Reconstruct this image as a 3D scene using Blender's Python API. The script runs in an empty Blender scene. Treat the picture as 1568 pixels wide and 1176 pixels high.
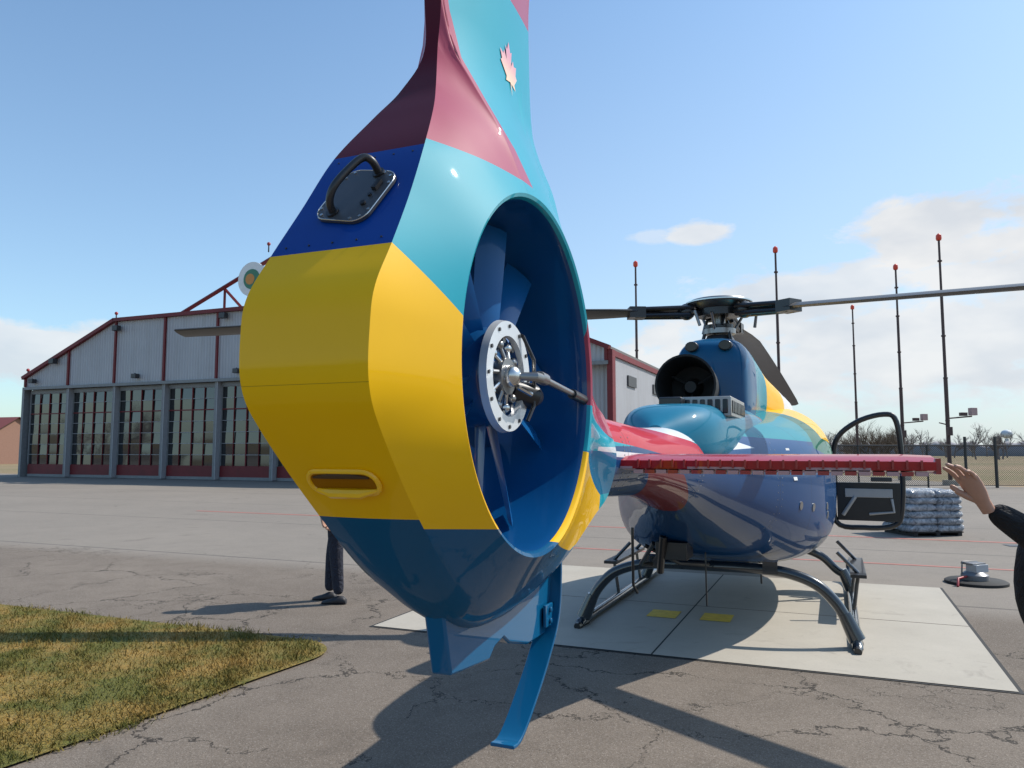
import bpy, math, random
import numpy as np
from mathutils import Vector, Matrix, noise
from mathutils.bvhtree import BVHTree
R=math.radians
rng=random.Random(7)
scene=bpy.context.scene
COL=scene.collection

# ------------------------------------------------------------------ helpers
class MB:
    def __init__(s): s.v=[]; s.f=[]; s.m=[]
    def add(s,vs,fs,mi=0,M=None):
        o=len(s.v)
        for p in vs:
            p=Vector(p)
            if M is not None: p=M@p
            s.v.append(tuple(p))
        for f in fs:
            s.f.append(tuple(i+o for i in f)); s.m.append(mi)
    def box(s,c,size,mi=0,M=None):
        x,y,z=[d/2 for d in size]; cx,cy,cz=c
        vs=[(cx+a*x,cy+b*y,cz+d*z) for d in(-1,1) for b in(-1,1) for a in(-1,1)]
        s.add(vs,[(0,2,3,1),(4,5,7,6),(0,1,5,4),(2,6,7,3),(0,4,6,2),(1,3,7,5)],mi,M)
    def loft(s,rings,mi=0,cap=True,closed=True,M=None):
        n=len(rings[0]); vs=[p for r in rings for p in r]; fs=[]
        for i in range(len(rings)-1):
            for j in range(n if closed else n-1):
                k=(j+1)%n
                fs.append((i*n+j,i*n+k,(i+1)*n+k,(i+1)*n+j))
        if cap and closed:
            fs.append(tuple(reversed(range(n)))); fs.append(tuple((len(rings)-1)*n+j for j in range(n)))
        s.add(vs,fs,mi,M)
    def tube(s,pts,r,seg=12,mi=0,cap=True,M=None,flat=1.0,up=(0,0,1)):
        pts=[Vector(p) for p in pts]
        if not isinstance(r,(list,tuple)): r=[r]*len(pts)
        rings=[]; pn=None
        for i,p in enumerate(pts):
            if i==0: t=pts[1]-p
            elif i==len(pts)-1: t=p-pts[i-1]
            else: t=(pts[i+1]-p).normalized()+(p-pts[i-1]).normalized()
            t.normalize()
            if pn is None:
                n=Vector(up).cross(t)
                if n.length<1e-3: n=Vector((1,0,0)).cross(t)
                n.normalize()
            else:
                n=pn-t*pn.dot(t); n.normalize()
            pn=n; b=t.cross(n)
            rings.append([p+(n*math.cos(a)+b*math.sin(a)*flat)*r[i] for a in [2*math.pi*k/seg for k in range(seg)]])
        s.loft(rings,mi,cap,True,M)
    def disc(s,c,axis,r,h,seg=24,mi=0,M=None):
        a=Vector(axis).normalized(); c=Vector(c)
        s.tube([c-a*h/2,c+a*h/2],r,seg,mi,True,M)
    def sphere(s,c,r,mi=0,seg=16,rg=10,sc=(1,1,1),M=None):
        c=Vector(c); rings=[]
        for i in range(rg+1):
            ph=-math.pi/2+math.pi*i/rg; rr=max(math.cos(ph),1e-3)
            rings.append([(c.x+r*sc[0]*rr*math.cos(2*math.pi*k/seg),c.y+r*sc[1]*rr*math.sin(2*math.pi*k/seg),c.z+r*sc[2]*math.sin(ph)) for k in range(seg)])
        s.loft(rings,mi,True,True,M)
    def build(s,name,mats,parent=None,smooth=True,angle=35,bevel=0,subsurf=0):
        me=bpy.data.meshes.new(name); me.from_pydata(s.v,[],s.f)
        if not isinstance(mats,(list,tuple)): mats=[mats]
        for m in mats: me.materials.append(m)
        me.polygons.foreach_set('material_index',s.m)
        me.update()
        if smooth:
            me.shade_smooth()
            if angle<180: me.set_sharp_from_angle(angle=R(angle))
        ob=bpy.data.objects.new(name,me); COL.objects.link(ob)
        if parent: ob.parent=parent
        if bevel:
            b=ob.modifiers.new('b','BEVEL'); b.width=bevel; b.segments=2; b.limit_method='ANGLE'; b.angle_limit=R(40)
        return ob

def empty(name,loc=(0,0,0),rz=0,parent=None):
    e=bpy.data.objects.new(name,None); e.location=loc; e.rotation_euler=(0,0,rz); COL.objects.link(e)
    e.empty_display_size=.2
    if parent: e.parent=parent
    return e

def bsdf_mat(name):
    m=bpy.data.materials.new(name); m.use_nodes=True
    nt=m.node_tree; return m,nt,nt.nodes['Principled BSDF']
def math_node(nt,op,a,b=None,c=None,clamp=False):
    n=nt.nodes.new('ShaderNodeMath'); n.operation=op; n.use_clamp=clamp
    for i,x in enumerate((a,b,c)):
        if x is None: continue
        if hasattr(x,'is_output'): nt.links.new(x,n.inputs[i])
        else: n.inputs[i].default_value=x
    return n.outputs[0]
def mix_col(nt,f,a,b,mode='MIX'):
    n=nt.nodes.new('ShaderNodeMix'); n.data_type='RGBA'; n.blend_type=mode
    for i,x in ((0,f),(6,a),(7,b)):
        if hasattr(x,'is_output'): nt.links.new(x,n.inputs[i])
        else: n.inputs[i].default_value = x if i==0 else (x[0],x[1],x[2],1)
    return n.outputs[2]
def noise_node(nt,vec,scale,detail=4,rough=.55,dist=0):
    n=nt.nodes.new('ShaderNodeTexNoise'); n.inputs['Scale'].default_value=scale
    n.inputs['Detail'].default_value=detail; n.inputs['Roughness'].default_value=rough; n.inputs['Distortion'].default_value=dist
    if vec is not None: nt.links.new(vec,n.inputs['Vector'])
    return n.outputs[0]
def ramp(nt,fac,lo,hi):
    n=nt.nodes.new('ShaderNodeMapRange'); n.inputs[1].default_value=lo; n.inputs[2].default_value=hi
    nt.links.new(fac,n.inputs[0]); return n.outputs[0]
def objvec(nt): return nt.nodes.new('ShaderNodeTexCoord').outputs['Object']
def bump(nt,bs,h,strength=.3,dist=.01):
    b=nt.nodes.new('ShaderNodeBump'); b.inputs['Strength'].default_value=strength; b.inputs['Distance'].default_value=dist
    nt.links.new(h,b.inputs['Height']); nt.links.new(b.outputs[0],bs.inputs['Normal'])

def M_(name,col,rough=.5,metal=0,coat=0,var=.15,vs=6,bmp=0,bs_=60,spec=None):
    m,nt,b=bsdf_mat(name); v=objvec(nt)
    n=noise_node(nt,v,vs,3)
    c=mix_col(nt,n,[x*(1-var) for x in col],[min(1,x*(1+var)) for x in col])
    nt.links.new(c,b.inputs['Base Color'])
    b.inputs['Roughness'].default_value=rough; b.inputs['Metallic'].default_value=metal
    b.inputs['Coat Weight'].default_value=coat; b.inputs['Coat Roughness'].default_value=.04
    if spec is not None: b.inputs['Specular IOR Level'].default_value=spec
    if bmp: bump(nt,b,noise_node(nt,v,bs_,3),bmp,.005)
    return m

def livery(name,base,layers,rough=.5,metal=0.0,seams=(),zseams=(),coat=.8,spec=.08):
    m,nt,b=bsdf_mat(name); v=objvec(nt)
    sp=nt.nodes.new('ShaderNodeSeparateXYZ'); nt.links.new(v,sp.inputs[0]); Y,Z=sp.outputs[1],sp.outputs[2]
    cur=base
    for c,poly in layers:
        A=sum(poly[i][0]*poly[(i+1)%len(poly)][1]-poly[(i+1)%len(poly)][0]*poly[i][1] for i in range(len(poly)))
        if A<0: poly=poly[::-1]
        mn=None
        for i in range(len(poly)):
            (x0,z0),(x1,z1)=poly[i],poly[(i+1)%len(poly)]
            L=math.hypot(x1-x0,z1-z0); nx,nz=-(z1-z0)/L,(x1-x0)/L
            a=math_node(nt,'MULTIPLY_ADD',Y,nx,-(nx*x0+nz*z0)); a=math_node(nt,'MULTIPLY_ADD',Z,nz,a)
            mn=a if mn is None else math_node(nt,'MINIMUM',mn,a)
        f=math_node(nt,'GREATER_THAN',mn,0.0)
        cur=mix_col(nt,f,cur,c)
    for ax,lst,wd in((Y,seams,.004),(Z,zseams,.0008)):
        for s0 in lst:
            d=math_node(nt,'ABSOLUTE',math_node(nt,'SUBTRACT',ax,s0)); f=math_node(nt,'LESS_THAN',d,wd)
            cur=mix_col(nt,math_node(nt,'MULTIPLY',f,.45),cur,(.01,.01,.012))
    n=noise_node(nt,v,3,4); cur=mix_col(nt,math_node(nt,'MULTIPLY',n,.14),cur,(.0,.0,.0))
    nt.links.new(cur,b.inputs['Base Color'])
    b.inputs['Roughness'].default_value=rough; b.inputs['Metallic'].default_value=metal; b.inputs['Specular IOR Level'].default_value=spec
    b.inputs['Coat Weight'].default_value=coat; b.inputs['Coat Roughness'].default_value=.015
    bump(nt,b,noise_node(nt,v,4,1),.05,.02)
    return m

def catmull(P,n,closed=False):
    out=[]; N=len(P)
    rngi=range(N) if closed else range(N-1)
    for i in rngi:
        g=lambda k: P[k%N] if closed else P[min(max(k,0),N-1)]
        p0,p1,p2,p3=[np.array(g(i+d),float) for d in(-1,0,1,2)]
        for j in range(n):
            t=j/n
            out.append(.5*((2*p1)+(-p0+p2)*t+(2*p0-5*p1+4*p2-p3)*t*t+(-p0+3*p1-3*p2+p3)*t**3))
    if not closed: out.append(np.array(P[-1],float))
    return out

# ------------------------------------------------------------------ camera
cam=bpy.data.cameras.new('camera'); cam.sensor_width=36; cam.lens=36*1178/1568; cam.clip_end=5000; cam.clip_start=.05
co=bpy.data.objects.new('camera',cam); COL.objects.link(co); co.location=(0,0,1.6); co.rotation_euler=(R(90+4.95),0,0)
scene.camera=co
scene.view_settings.view_transform='Standard'; scene.view_settings.look='None'; scene.view_settings.exposure=0

# ------------------------------------------------------------------ light & sky
AZ=math.atan2(.945,.325); EL=R(47)
sl=bpy.data.lights.new('sun','SUN'); sl.energy=5.0; sl.angle=R(.5); sl.color=(1,.94,.85)
so=bpy.data.objects.new('sun',sl); COL.objects.link(so)
sd=Vector((math.sin(AZ)*math.cos(EL),math.cos(AZ)*math.cos(EL),math.sin(EL)))
so.rotation_euler=sd.to_track_quat('Z','Y').to_euler(); so.location=(30,20,40)
w=bpy.data.worlds.new('World'); scene.world=w; w.use_nodes=True; nt=w.node_tree
bg=nt.nodes['Background']; sky=nt.nodes.new('ShaderNodeTexSky'); sky.sky_type='NISHITA'; sky.sun_disc=False
sky.sun_elevation=EL; sky.sun_rotation=AZ; sky.air_density=1.0; sky.dust_density=.8; sky.ozone_density=1.6
tc=nt.nodes.new('ShaderNodeTexCoord').outputs['Generated']
sp=nt.nodes.new('ShaderNodeSeparateXYZ'); nt.links.new(tc,sp.inputs[0]); X,Y,Z=sp.outputs
cb=nt.nodes.new('ShaderNodeCombineXYZ'); nt.links.new(X,cb.inputs[0]); nt.links.new(Y,cb.inputs[1]); nt.links.new(math_node(nt,'MULTIPLY',Z,2.2),cb.inputs[2])
cn=noise_node(nt,cb.outputs[0],11.0,7,.6,.15); cn2=noise_node(nt,cb.outputs[0],7.0,4,.5)
front=math_node(nt,'GREATER_THAN',Y,0.0)
side=ramp(nt,X,-.35,.45)
haze=math_node(nt,'MULTIPLY',ramp(nt,Z,.60,.0),math_node(nt,'MULTIPLY_ADD',side,.50,.26))
skc=mix_col(nt,1.0,sky.outputs[0],(1.12,1.36,1.42),'MULTIPLY')
cur=mix_col(nt,haze,skc,(4.3,4.8,5.4))
n3=math_node(nt,'MULTIPLY_ADD',cn,3.6,-1.15)
shade=mix_col(nt,ramp(nt,cn2,.40,.62),(5.0,5.3,5.7),(6.3,6.35,6.4))
blobs=[(.475,.252,.070,.024,1.0),(.545,.225,.085,.022,1.0),(.238,.270,.030,.010,.9),(.175,.268,.022,.006,.4),
       (.46,.125,.30,.062,.9),(.37,.195,.085,.024,.85),(.53,.19,.09,.020,.95),(.28,.13,.13,.03,.55),(-.55,.110,.12,.030,.8)]
tot=None
for (bx_,bz_,rx,rz_,st) in blobs:
    a=math_node(nt,'MULTIPLY',math_node(nt,'SUBTRACT',X,bx_),1/rx); c_=math_node(nt,'MULTIPLY',math_node(nt,'SUBTRACT',Z,bz_),1/rz_)
    d=math_node(nt,'SQRT',math_node(nt,'ADD',math_node(nt,'MULTIPLY',a,a),math_node(nt,'MULTIPLY',c_,c_)))
    f=math_node(nt,'SUBTRACT',math_node(nt,'ADD',n3,.45),d)
    f=math_node(nt,'MULTIPLY',ramp(nt,f,-.25,.35),st)
    tot=f if tot is None else math_node(nt,'MAXIMUM',tot,f)
cur=mix_col(nt,math_node(nt,'MULTIPLY',tot,front),cur,shade)
nt.links.new(cur,bg.inputs[0]); bg.inputs[1].default_value=.14

# ------------------------------------------------------------------ materials
YEL=(.90,.50,.0); PINK=(.38,.055,.10); CY=(.006,.33,.42); BLU=(.001,.045,.26); LB=(.001,.085,.20); PINK_SHADED=(.085,.002,.010)  # last colour is the fin pink with rear-face shade painted in
black=M_('black_plastic',(.012,.012,.014),.4,coat=.3)
rubber=M_('rubber',(.02,.02,.02),.8)
dkgrey=M_('dark_grey_metal',(.06,.06,.065),.4,.6)
silver=M_('brushed_metal',(.62,.62,.6),.25,1)
steel=M_('dull_steel',(.3,.3,.3),.35,.9)
bladem=M_('rotor_blade_paint',(.05,.05,.052),.45,var=.2)
ductm=M_('duct_blue_paint',(.001,.060,.19),.35,0,.6,vs=3,spec=.2)
fanm=M_('fan_blade_blue',(.003,.10,.30),.35,0,.4,spec=.2)
gearm=M_('skid_gear_paint',(.012,.018,.025),.25,0,1)
glass=M_('dark_glass',(.01,.012,.015),.03,0,1)
white=M_('white_paint',(.75,.75,.74),.4)
redp=M_('red_paint',(.33,.02,.02),.4,coat=.5)
skin=M_('skin',(.48,.26,.18),.5,vs=30,var=.15)

# ------------------------------------------------------------------ ground
def sheet(name,pts,z,mat,rot=None):
    mb=MB(); mb.add([(p[0],p[1],z) for p in pts],[tuple(range(len(pts)))]); 
    return mb.build(name,mat,smooth=False)
m,nt,b=bsdf_mat('dry_field'); v=objvec(nt)
c=mix_col(nt,ramp(nt,noise_node(nt,v,.05,8,.7),.35,.65),(.26,.18,.10),(.15,.13,.05)); nt.links.new(c,b.inputs['Base Color']); b.inputs['Roughness'].default_value=.95
sheet('ground',[(-2500,-2500),(2500,-2500),(2500,2500),(-2500,2500)],0,m)

m,nt,b=bsdf_mat('asphalt'); v=objvec(nt)
big=noise_node(nt,v,.25,4,.6); fine=noise_node(nt,v,45,4,.75); mid=noise_node(nt,v,2.5,5,.65)
c=mix_col(nt,ramp(nt,big,.35,.65),(.145,.118,.094),(.20,.165,.132))
c=mix_col(nt,math_node(nt,'MULTIPLY',ramp(nt,mid,.45,.7),.5),c,(.11,.088,.068))
c=mix_col(nt,ramp(nt,fine,.3,.7),c,(.5,.5,.5),'OVERLAY')
f2=ramp(nt,noise_node(nt,v,140,2,.8),.55,.68); c=mix_col(nt,math_node(nt,'MULTIPLY',f2,.6),c,(.44,.39,.34))
f3=ramp(nt,noise_node(nt,v,110,2,.8),.46,.33); c=mix_col(nt,math_node(nt,'MULTIPLY',f3,.6),c,(.04,.034,.028))
sp=nt.nodes.new('ShaderNodeSeparateXYZ'); nt.links.new(v,sp.inputs[0])
yy=math_node(nt,'MULTIPLY_ADD',sp.outputs[0],.42,sp.outputs[1])
c=mix_col(nt,math_node(nt,'MULTIPLY',ramp(nt,math_node(nt,'ADD',yy,math_node(nt,'MULTIPLY',mid,.5)),9.5,10.2),.40),c,(.31,.285,.25))
lane=math_node(nt,'LESS_THAN',math_node(nt,'FRACT',math_node(nt,'MULTIPLY',yy,.2)),.012)
lane=math_node(nt,'MULTIPLY',lane,math_node(nt,'GREATER_THAN',yy,9.0))
c=mix_col(nt,math_node(nt,'MULTIPLY',lane,.6),c,(.06,.055,.05))
st=ramp(nt,noise_node(nt,v,.9,4,.6,1.0),.64,.74); c=mix_col(nt,math_node(nt,'MULTIPLY',st,.4),c,(.05,.042,.034))
nz=nt.nodes.new('ShaderNodeTexNoise'); nz.inputs['Scale'].default_value=2.8; nz.inputs['Detail'].default_value=6; nz.inputs['Roughness'].default_value=.68; nt.links.new(v,nz.inputs[0])
sc=nt.nodes.new('ShaderNodeVectorMath'); sc.operation='SCALE'; sc.inputs[3].default_value=.6; nt.links.new(nz.outputs[1],sc.inputs[0])
dv=nt.nodes.new('ShaderNodeVectorMath'); dv.operation='ADD'; nt.links.new(v,dv.inputs[0]); nt.links.new(sc.outputs[0],dv.inputs[1])
near=ramp(nt,yy,10.5,8.5)   # old asphalt strip is cracked, the newer apron beyond is not
def crack(scale,wd,ms,lo,hi):
    vo=nt.nodes.new('ShaderNodeTexVoronoi'); vo.feature='DISTANCE_TO_EDGE'; vo.inputs['Scale'].default_value=scale; nt.links.new(dv.outputs[0],vo.inputs[0])
    return math_node(nt,'LESS_THAN',vo.outputs[0],math_node(nt,'MULTIPLY',math_node(nt,'MULTIPLY',ramp(nt,noise_node(nt,v,ms,3),lo,hi),near),wd))
cr=math_node(nt,'MAXIMUM',crack(.8,.0085,.5,.40,.54),crack(2.2,.011,.45,.54,.62))
c=mix_col(nt,math_node(nt,'MULTIPLY',cr,.8),c,(.016,.014,.012))
nt.links.new(c,b.inputs['Base Color']); b.inputs['Roughness'].default_value=.88; b.inputs['Specular IOR Level'].default_value=.25
bump(nt,b,math_node(nt,'SUBTRACT',fine,cr),.6,.008)
sheet('asphalt_apron',[(-95,-40),(95,-40),(95,34),(22,34),(22,75),(-33,53),(-95,80)],.004,m)

U=Vector((.386,.9225)); V=Vector((.9225,-.386))
m,nt,b=bsdf_mat('concrete'); v=objvec(nt)
c=mix_col(nt,noise_node(nt,v,1.2,7,.7),(.32,.29,.24),(.48,.44,.37)); c=mix_col(nt,math_node(nt,'MULTIPLY',ramp(nt,noise_node(nt,v,60,3),.55,.75),.3),c,(.25,.24,.22))
c=mix_col(nt,math_node(nt,'MULTIPLY',ramp(nt,noise_node(nt,v,2.2,5,.6,1.5),.60,.72),.35),c,(.16,.14,.12))
nt.links.new(c,b.inputs['Base Color']); b.inputs['Roughness'].default_value=.8; bump(nt,b,noise_node(nt,v,60,4),.3,.004)
concrete=m
P2=Vector((3.35,5.24))
def uv(o,a,bb): q=o+V*a+U*bb; return (q.x,q.y)
for i,(a0,a1) in enumerate([(-2.44,0),(-5.0,-2.455)]):
    for j,(b0,b1) in enumerate([(0,2.05),(2.065,4.2)]):
        sheet('concrete_pad' ,[uv(P2,a0,b0),uv(P2,a1,b0),uv(P2,a1,b1),uv(P2,a0,b1)],.012,concrete)
sheet('pad_joint',[uv(P2,-5.03,-.03),uv(P2,.03,-.03),uv(P2,.03,4.23),uv(P2,-5.03,4.23)],.008,rubber)
ylm=M_('yellow_marking_paint',(.80,.52,.06),.7,var=.3,vs=15)
for (a,bb) in ((-2.80,1.35),(-2.30,1.38)):
    sheet('yellow_pad_marking',[uv(P2,a,bb),uv(P2,a+.28,bb),uv(P2,a+.28,bb+.34),uv(P2,a,bb+.34)],.016,ylm)
rl=M_('red_line_paint',(.42,.14,.11),.7,var=.35,vs=8)
L0=Vector((-8.4,20.6))
sheet('red_line_marking',[uv(L0,0,0),uv(L0,30,0),uv(L0,30,.12),uv(L0,0,.12)],.008,rl)
L1=Vector((1.5,12.6)); sheet('red_line_marking',[uv(L1,-1,0),uv(L1,9,0),uv(L1,9,.08),uv(L1,-1,.08)],.008,rl)

# grass
B=Vector((-1.33,6.46))
pts=[]
for k in range(9):
    a=k/8*math.pi/2; r=.45
    q=B-V*(r-r*math.sin(a))-U*(r-r*math.cos(a)); pts.append((q.x,q.y))
q=B-U*7.0-V*.5; pts.append((q.x,q.y)); q=B-U*7-V*22; pts.append((q.x,q.y)); q=B-V*22; pts.append((q.x,q.y))
m,nt,b=bsdf_mat('grass'); v=objvec(nt)
c=mix_col(nt,ramp(nt,noise_node(nt,v,1.6,6,.7),.38,.58),(.33,.23,.07),(.13,.14,.024)); c=mix_col(nt,ramp(nt,noise_node(nt,v,40,3),.3,.7),c,(.4,.3,.13),'SOFT_LIGHT')
nt.links.new(c,b.inputs['Base Color']); b.inputs['Roughness'].default_value=.9; bump(nt,b,noise_node(nt,v,50,4),1,.03)
grassm=m
ge=empty('grass')
mb=MB(); mb.add([(p[0],p[1],.02) for p in pts],[tuple(range(len(pts)))]); mb.build('turf',grassm,ge,smooth=False)
nb=80000; rs=np.random.RandomState(3)
p=rs.rand(nb)**1.3*9.5; q_=rs.rand(nb)*4.2
keep=~((p<.45)&(q_<.45)&(((.45-p)**2+(.45-q_)**2)>.21)); p=p[keep]; q_=q_[keep]; n=len(p)
p=p+.07*q_; edge=rs.normal(0,.035,n)+.05*np.sin(p*3.1+q_*2)+.03*np.sin(p*9+q_*7)
gx=B.x-V.x*(p+edge)-U.x*(q_+edge); gy=B.y-V.y*(p+edge)-U.y*(q_+edge)
h=.015+.032*rs.rand(n); an=rs.rand(n)*6.283; wd=.003+.003*rs.rand(n); ln=rs.normal(0,.022,(n,2))
vs=np.zeros((n,3,3)); vs[:,0]=np.stack([gx-wd*np.cos(an),gy-wd*np.sin(an),np.full(n,.012)],1); vs[:,1]=np.stack([gx+wd*np.cos(an),gy+wd*np.sin(an),np.full(n,.012)],1)
vs[:,2]=np.stack([gx+ln[:,0],gy+ln[:,1],.018+h],1)
me=bpy.data.meshes.new('blades'); me.vertices.add(n*3); me.vertices.foreach_set('co',vs.ravel()); me.loops.add(n*3); me.loops.foreach_set('vertex_index',np.arange(n*3,dtype=np.int32)); me.polygons.add(n); me.polygons.foreach_set('loop_start',np.arange(0,n*3,3,dtype=np.int32)); me.update(calc_edges=True)
me.materials.append(grassm); ob=bpy.data.objects.new('blades',me); COL.objects.link(ob); ob.parent=ge

# ================================================================== HELICOPTER
H=empty('helicopter',(-.148,2.33,0),-math.atan2(.386,.9225))
CZ=1.82
contour=[ #(s,z,w,b)
(1.14,1.58,.17,.02),(1.12,1.73,.13,.03),(.92,1.80,.14,.04),(.78,1.92,.15,.05),(.69,2.09,.13,.05),(.61,2.33,.10,.05),(.53,2.58,.055,.04),(.50,2.8,.03,.03),(.49,3.17,.022,.02),(.47,3.75,.02,.01),
(-.28,3.75,.02,.0),(-.25,3.2,.028,0),(-.215,2.93,.028,0),(-.222,2.75,.022,0),(-.29,2.61,.055,0),(-.372,2.50,.093,0),(-.489,2.35,.133,0),(-.59,2.19,.152,0),(-.684,2.05,.164,0),(-.752,1.945,.168,0),(-.77,1.86,.168,0),(-.765,1.735,.165,0),(-.70,1.635,.157,0),(-.52,1.45,.141,.01),(-.31,1.27,.13,.03),(-.1,1.155,.11,.05),(.1,1.12,.10,.055),(.35,1.14,.10,.055),(.63,1.22,.12,.05),(.9,1.34,.14,.04),(1.12,1.42,.14,.03)]
C=catmull(contour,8,True)
rear=sorted([(c[1],c[0],c[2]) for c in contour if c[0]<0 and c[1]>1.9]); lead=sorted([(c[1],c[0],c[2]) for c in contour if c[0]>.4 and c[1]>1.9])
rz=[q[0] for q in rear]; lz=[q[0] for q in lead]
def sstep(a,b_,x):
    t=min(1,max(0,(x-a)/(b_-a))); return t*t*(3-2*t)
def finw(s,z):
    sr=np.interp(z,rz,[q[1] for q in rear]); wr=np.interp(z,rz,[q[2] for q in rear])
    sl_=np.interp(z,lz,[q[1] for q in lead]); wl=np.interp(z,lz,[q[2] for q in lead])
    t=min(1,max(0,(s-sr)/(sl_-sr)))
    return wr+(wl-wr)*t+.030*math.sin(math.pi*t)
N=len(C); mb=MB(); rings=[]
lip=[(.0,.500),(.12,.500),(.20,.501),(.236,.504),(.248,.510),(.252,.520)]
K=10
for s,z,wc,bb in C:
    th=math.atan2(z-CZ,s); Rr=math.hypot(s,z-CZ); col=[]
    for vv,r in lip: col.append((vv,r*math.cos(th),CZ+r*math.sin(th)))
    r0=.520; L=Rr-r0
    for k in range(1,K+1):
        t=k/K; r=r0+L*t; d=r-r0
        ps,pz=r*math.cos(th),CZ+r*math.sin(th)
        Lb=min(L,.60); e=1.0+max(0,min(1,(L-.25)/.5))*.9
        f=max(0,1-d/Lb)**e
        mixf=sstep(2.15,2.5,pz)
        base=wc if mixf==0 else wc*(1-mixf)+finw(ps,pz)*mixf
        if k==K: base=wc
        col.append((base+(.252-base)*f,ps,pz))
    nxr=math.cos(th); nzr=math.sin(th)
    for k in range(1,4):
        a=k/3
        col.append((wc*(1-a),s+nxr*bb*math.sin(a*math.pi/2)**.8,z+nzr*bb*math.sin(a*math.pi/2)**.8))
    rings.append(col+[(-c_[0],c_[1],c_[2]) for c_ in reversed(col[1:-1])]); nc=len(col)
n=len(rings[0]); mb.v=[p for r in rings for p in r]
for i in range(N):
    i2=(i+1)%N
    for j in range(n):
        k=(j+1)%n
        jj=j if j<nc-1 else (n-1-j)
        mi=2 if jj<3 else (1 if (jj>=(len(lip)+K-1) and C[i][0]<-.18) else 0)
        mb.f.append((i*n+j,i2*n+j,i2*n+k,i*n+k)); mb.m.append(mi)
side=livery('tail_side_livery',CY,[
 (PINK,[(-.492,2.37),(-.40,2.07),(.03,2.27),(-.107,2.69),(-.179,2.92),(-.5,4.1),(-.8,4.1),(-.8,2.37)]),
 (PINK,[(.1,3.145),(.8,3.19),(.8,4),(.1,4)]),
 (YEL,[(-.9,2.225),(-.9,1.445),(-.25,1.40),(-.25,1.70)]),
 (LB,[(-.9,1.445),(-.25,1.40),(.03,1.35),(.03,.9),(-.9,.9)]),
 (LB,[(.029,1.35),(.63,1.235),(.63,.9),(.029,.9)]),(LB,[(.629,1.235),(1.3,1.28),(1.3,.9),(.629,.9)]),
 (YEL,[(.02,1.345),(.63,1.235),(.95,1.30),(.98,1.42),(.387,1.62),(.3,1.6)]),
 ((.003,.14,.27),[(.45,1.60),(.98,1.42),(1.3,1.42),(1.3,1.60)]),
 (PINK,[(.46,2.10),(.70,2.07),(1.3,1.72),(1.3,1.62),(.50,1.76)]),
 ((.6,.6,.62),[(.80,1.615),(1.3,1.615),(1.3,1.585),(.80,1.60)]),
],coat=.6)
rearm=livery('tail_rear_livery',LB,[(YEL,[(-2,1.44),(2,1.44),(2,2.05),(-2,2.05)]),(BLU,[(-2,2.05),(2,2.05),(2,2.35),(-2,2.35)]),(PINK_SHADED,[(-2,2.35),(2,2.35),(2,5),(-2,5)])],zseams=(1.74,),coat=.30)  # top band: fin pink, shade put into the colour
mb.build('tail_rotor_shroud_and_fin',[side,rearm,ductm],H,angle=28)
bvh=BVHTree.FromPolygons([Vector(v) for v in mb.v],mb.f)
leaf=[(0,-.95),(.06,-.45),(.55,-.55),(.45,-.35),(.95,.05),(.8,.15),(.9,.5),(.6,.42),(.5,.6),(.25,.3),(.35,.85),(.18,.75),(0,1.1)]
leaf=leaf+[(-x,z) for x,z in reversed(leaf[1:-1])]
def leafpt(x,z):
    s,zz=.215+x*.085,2.88+z*.095
    hit=bvh.ray_cast(Vector((1,s,zz)),Vector((-1,0,0)))
    return (hit[0].x+.003,s,zz)
lm=MB(); lv=[leafpt(0,0)]+[leafpt(x,z) for x,z in leaf]; lm.add(lv,[(0,i+1,(i+1)%len(leaf)+1) for i in range(len(leaf))])
m,nt,b=bsdf_mat('leaf_emblem'); v=objvec(nt); sp=nt.nodes.new('ShaderNodeSeparateXYZ'); nt.links.new(v,sp.inputs[0])
nt.links.new(mix_col(nt,ramp(nt,sp.outputs[2],2.80,2.94),(.9,.7,.4),(.65,.28,.35)),b.inputs['Base Color']); b.inputs['Roughness'].default_value=.4
lm.build('maple_leaf_emblem',m,H)

nrm=Vector((0,-.838,.545)); tdir=Vector((0,-.545,-.838))
Mp=Matrix(((1,0,0,0.008),(0,-tdir.y,nrm.y,-.588+nrm.y*.004),(0,-tdir.z,nrm.z,2.2+nrm.z*.004),(0,0,0,1)))@Matrix.Rotation(R(-14),4,'Z')
def rrect(w_,h_,r,n=6):
    o=[]
    for cx,cy,a0 in((w_-r,h_-r,0),(-w_+r,h_-r,90),(-w_+r,-h_+r,180),(w_-r,-h_+r,270)):
        for k in range(n+1):
            a=R(a0+90*k/n); o.append((cx+r*math.cos(a),cy+r*math.sin(a)))
    return o
mb=MB(); P=rrect(.080,.090,.038)
mb.loft([[(x,y,-.004) for x,y in P],[(x,y,.003) for x,y in P],[(x*.98,y*.98,.0045) for x,y in P]],0,M=Mp)
mb.tube([(x*.985,y*.985,.004) for x,y in P+P[:1]],.0016,6,1,M=Mp)
for a in range(0,len(P),3): mb.disc((P[a][0]*.9,P[a][1]*.9,.0055),(0,0,1),.004,.003,8,1,M=Mp)
mb.build('tail_hatch_plate',[M_('hatch_plate_grey',(.07,.075,.085),.35,.3),silver],H)
mb=MB(); hp=catmull([(.020,.078,.004),(.018,.080,.038),(.005,.070,.056),(-.008,.02,.058),(-.018,-.030,.052),(-.024,-.058,.032),(-.026,-.066,.004)],6)
mb.tube([tuple(p) for p in hp],.0095,12,0,M=Mp)
mb.disc((.020,.078,.006),(0,0,1),.016,.008,14,0,M=Mp); mb.disc((-.026,-.066,.006),(0,0,1),.016,.008,14,0,M=Mp)
mb.box((.048,.032,.010),(.014,.030,.010),0,M=Mp); mb.disc((.045,-.03,.007),(0,0,1),.007,.008,10,0,M=Mp); mb.disc((.045,.00,.007),(0,0,1),.005,.006,10,0,M=Mp)
mb.build('grab_handle',[black],H)
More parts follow.
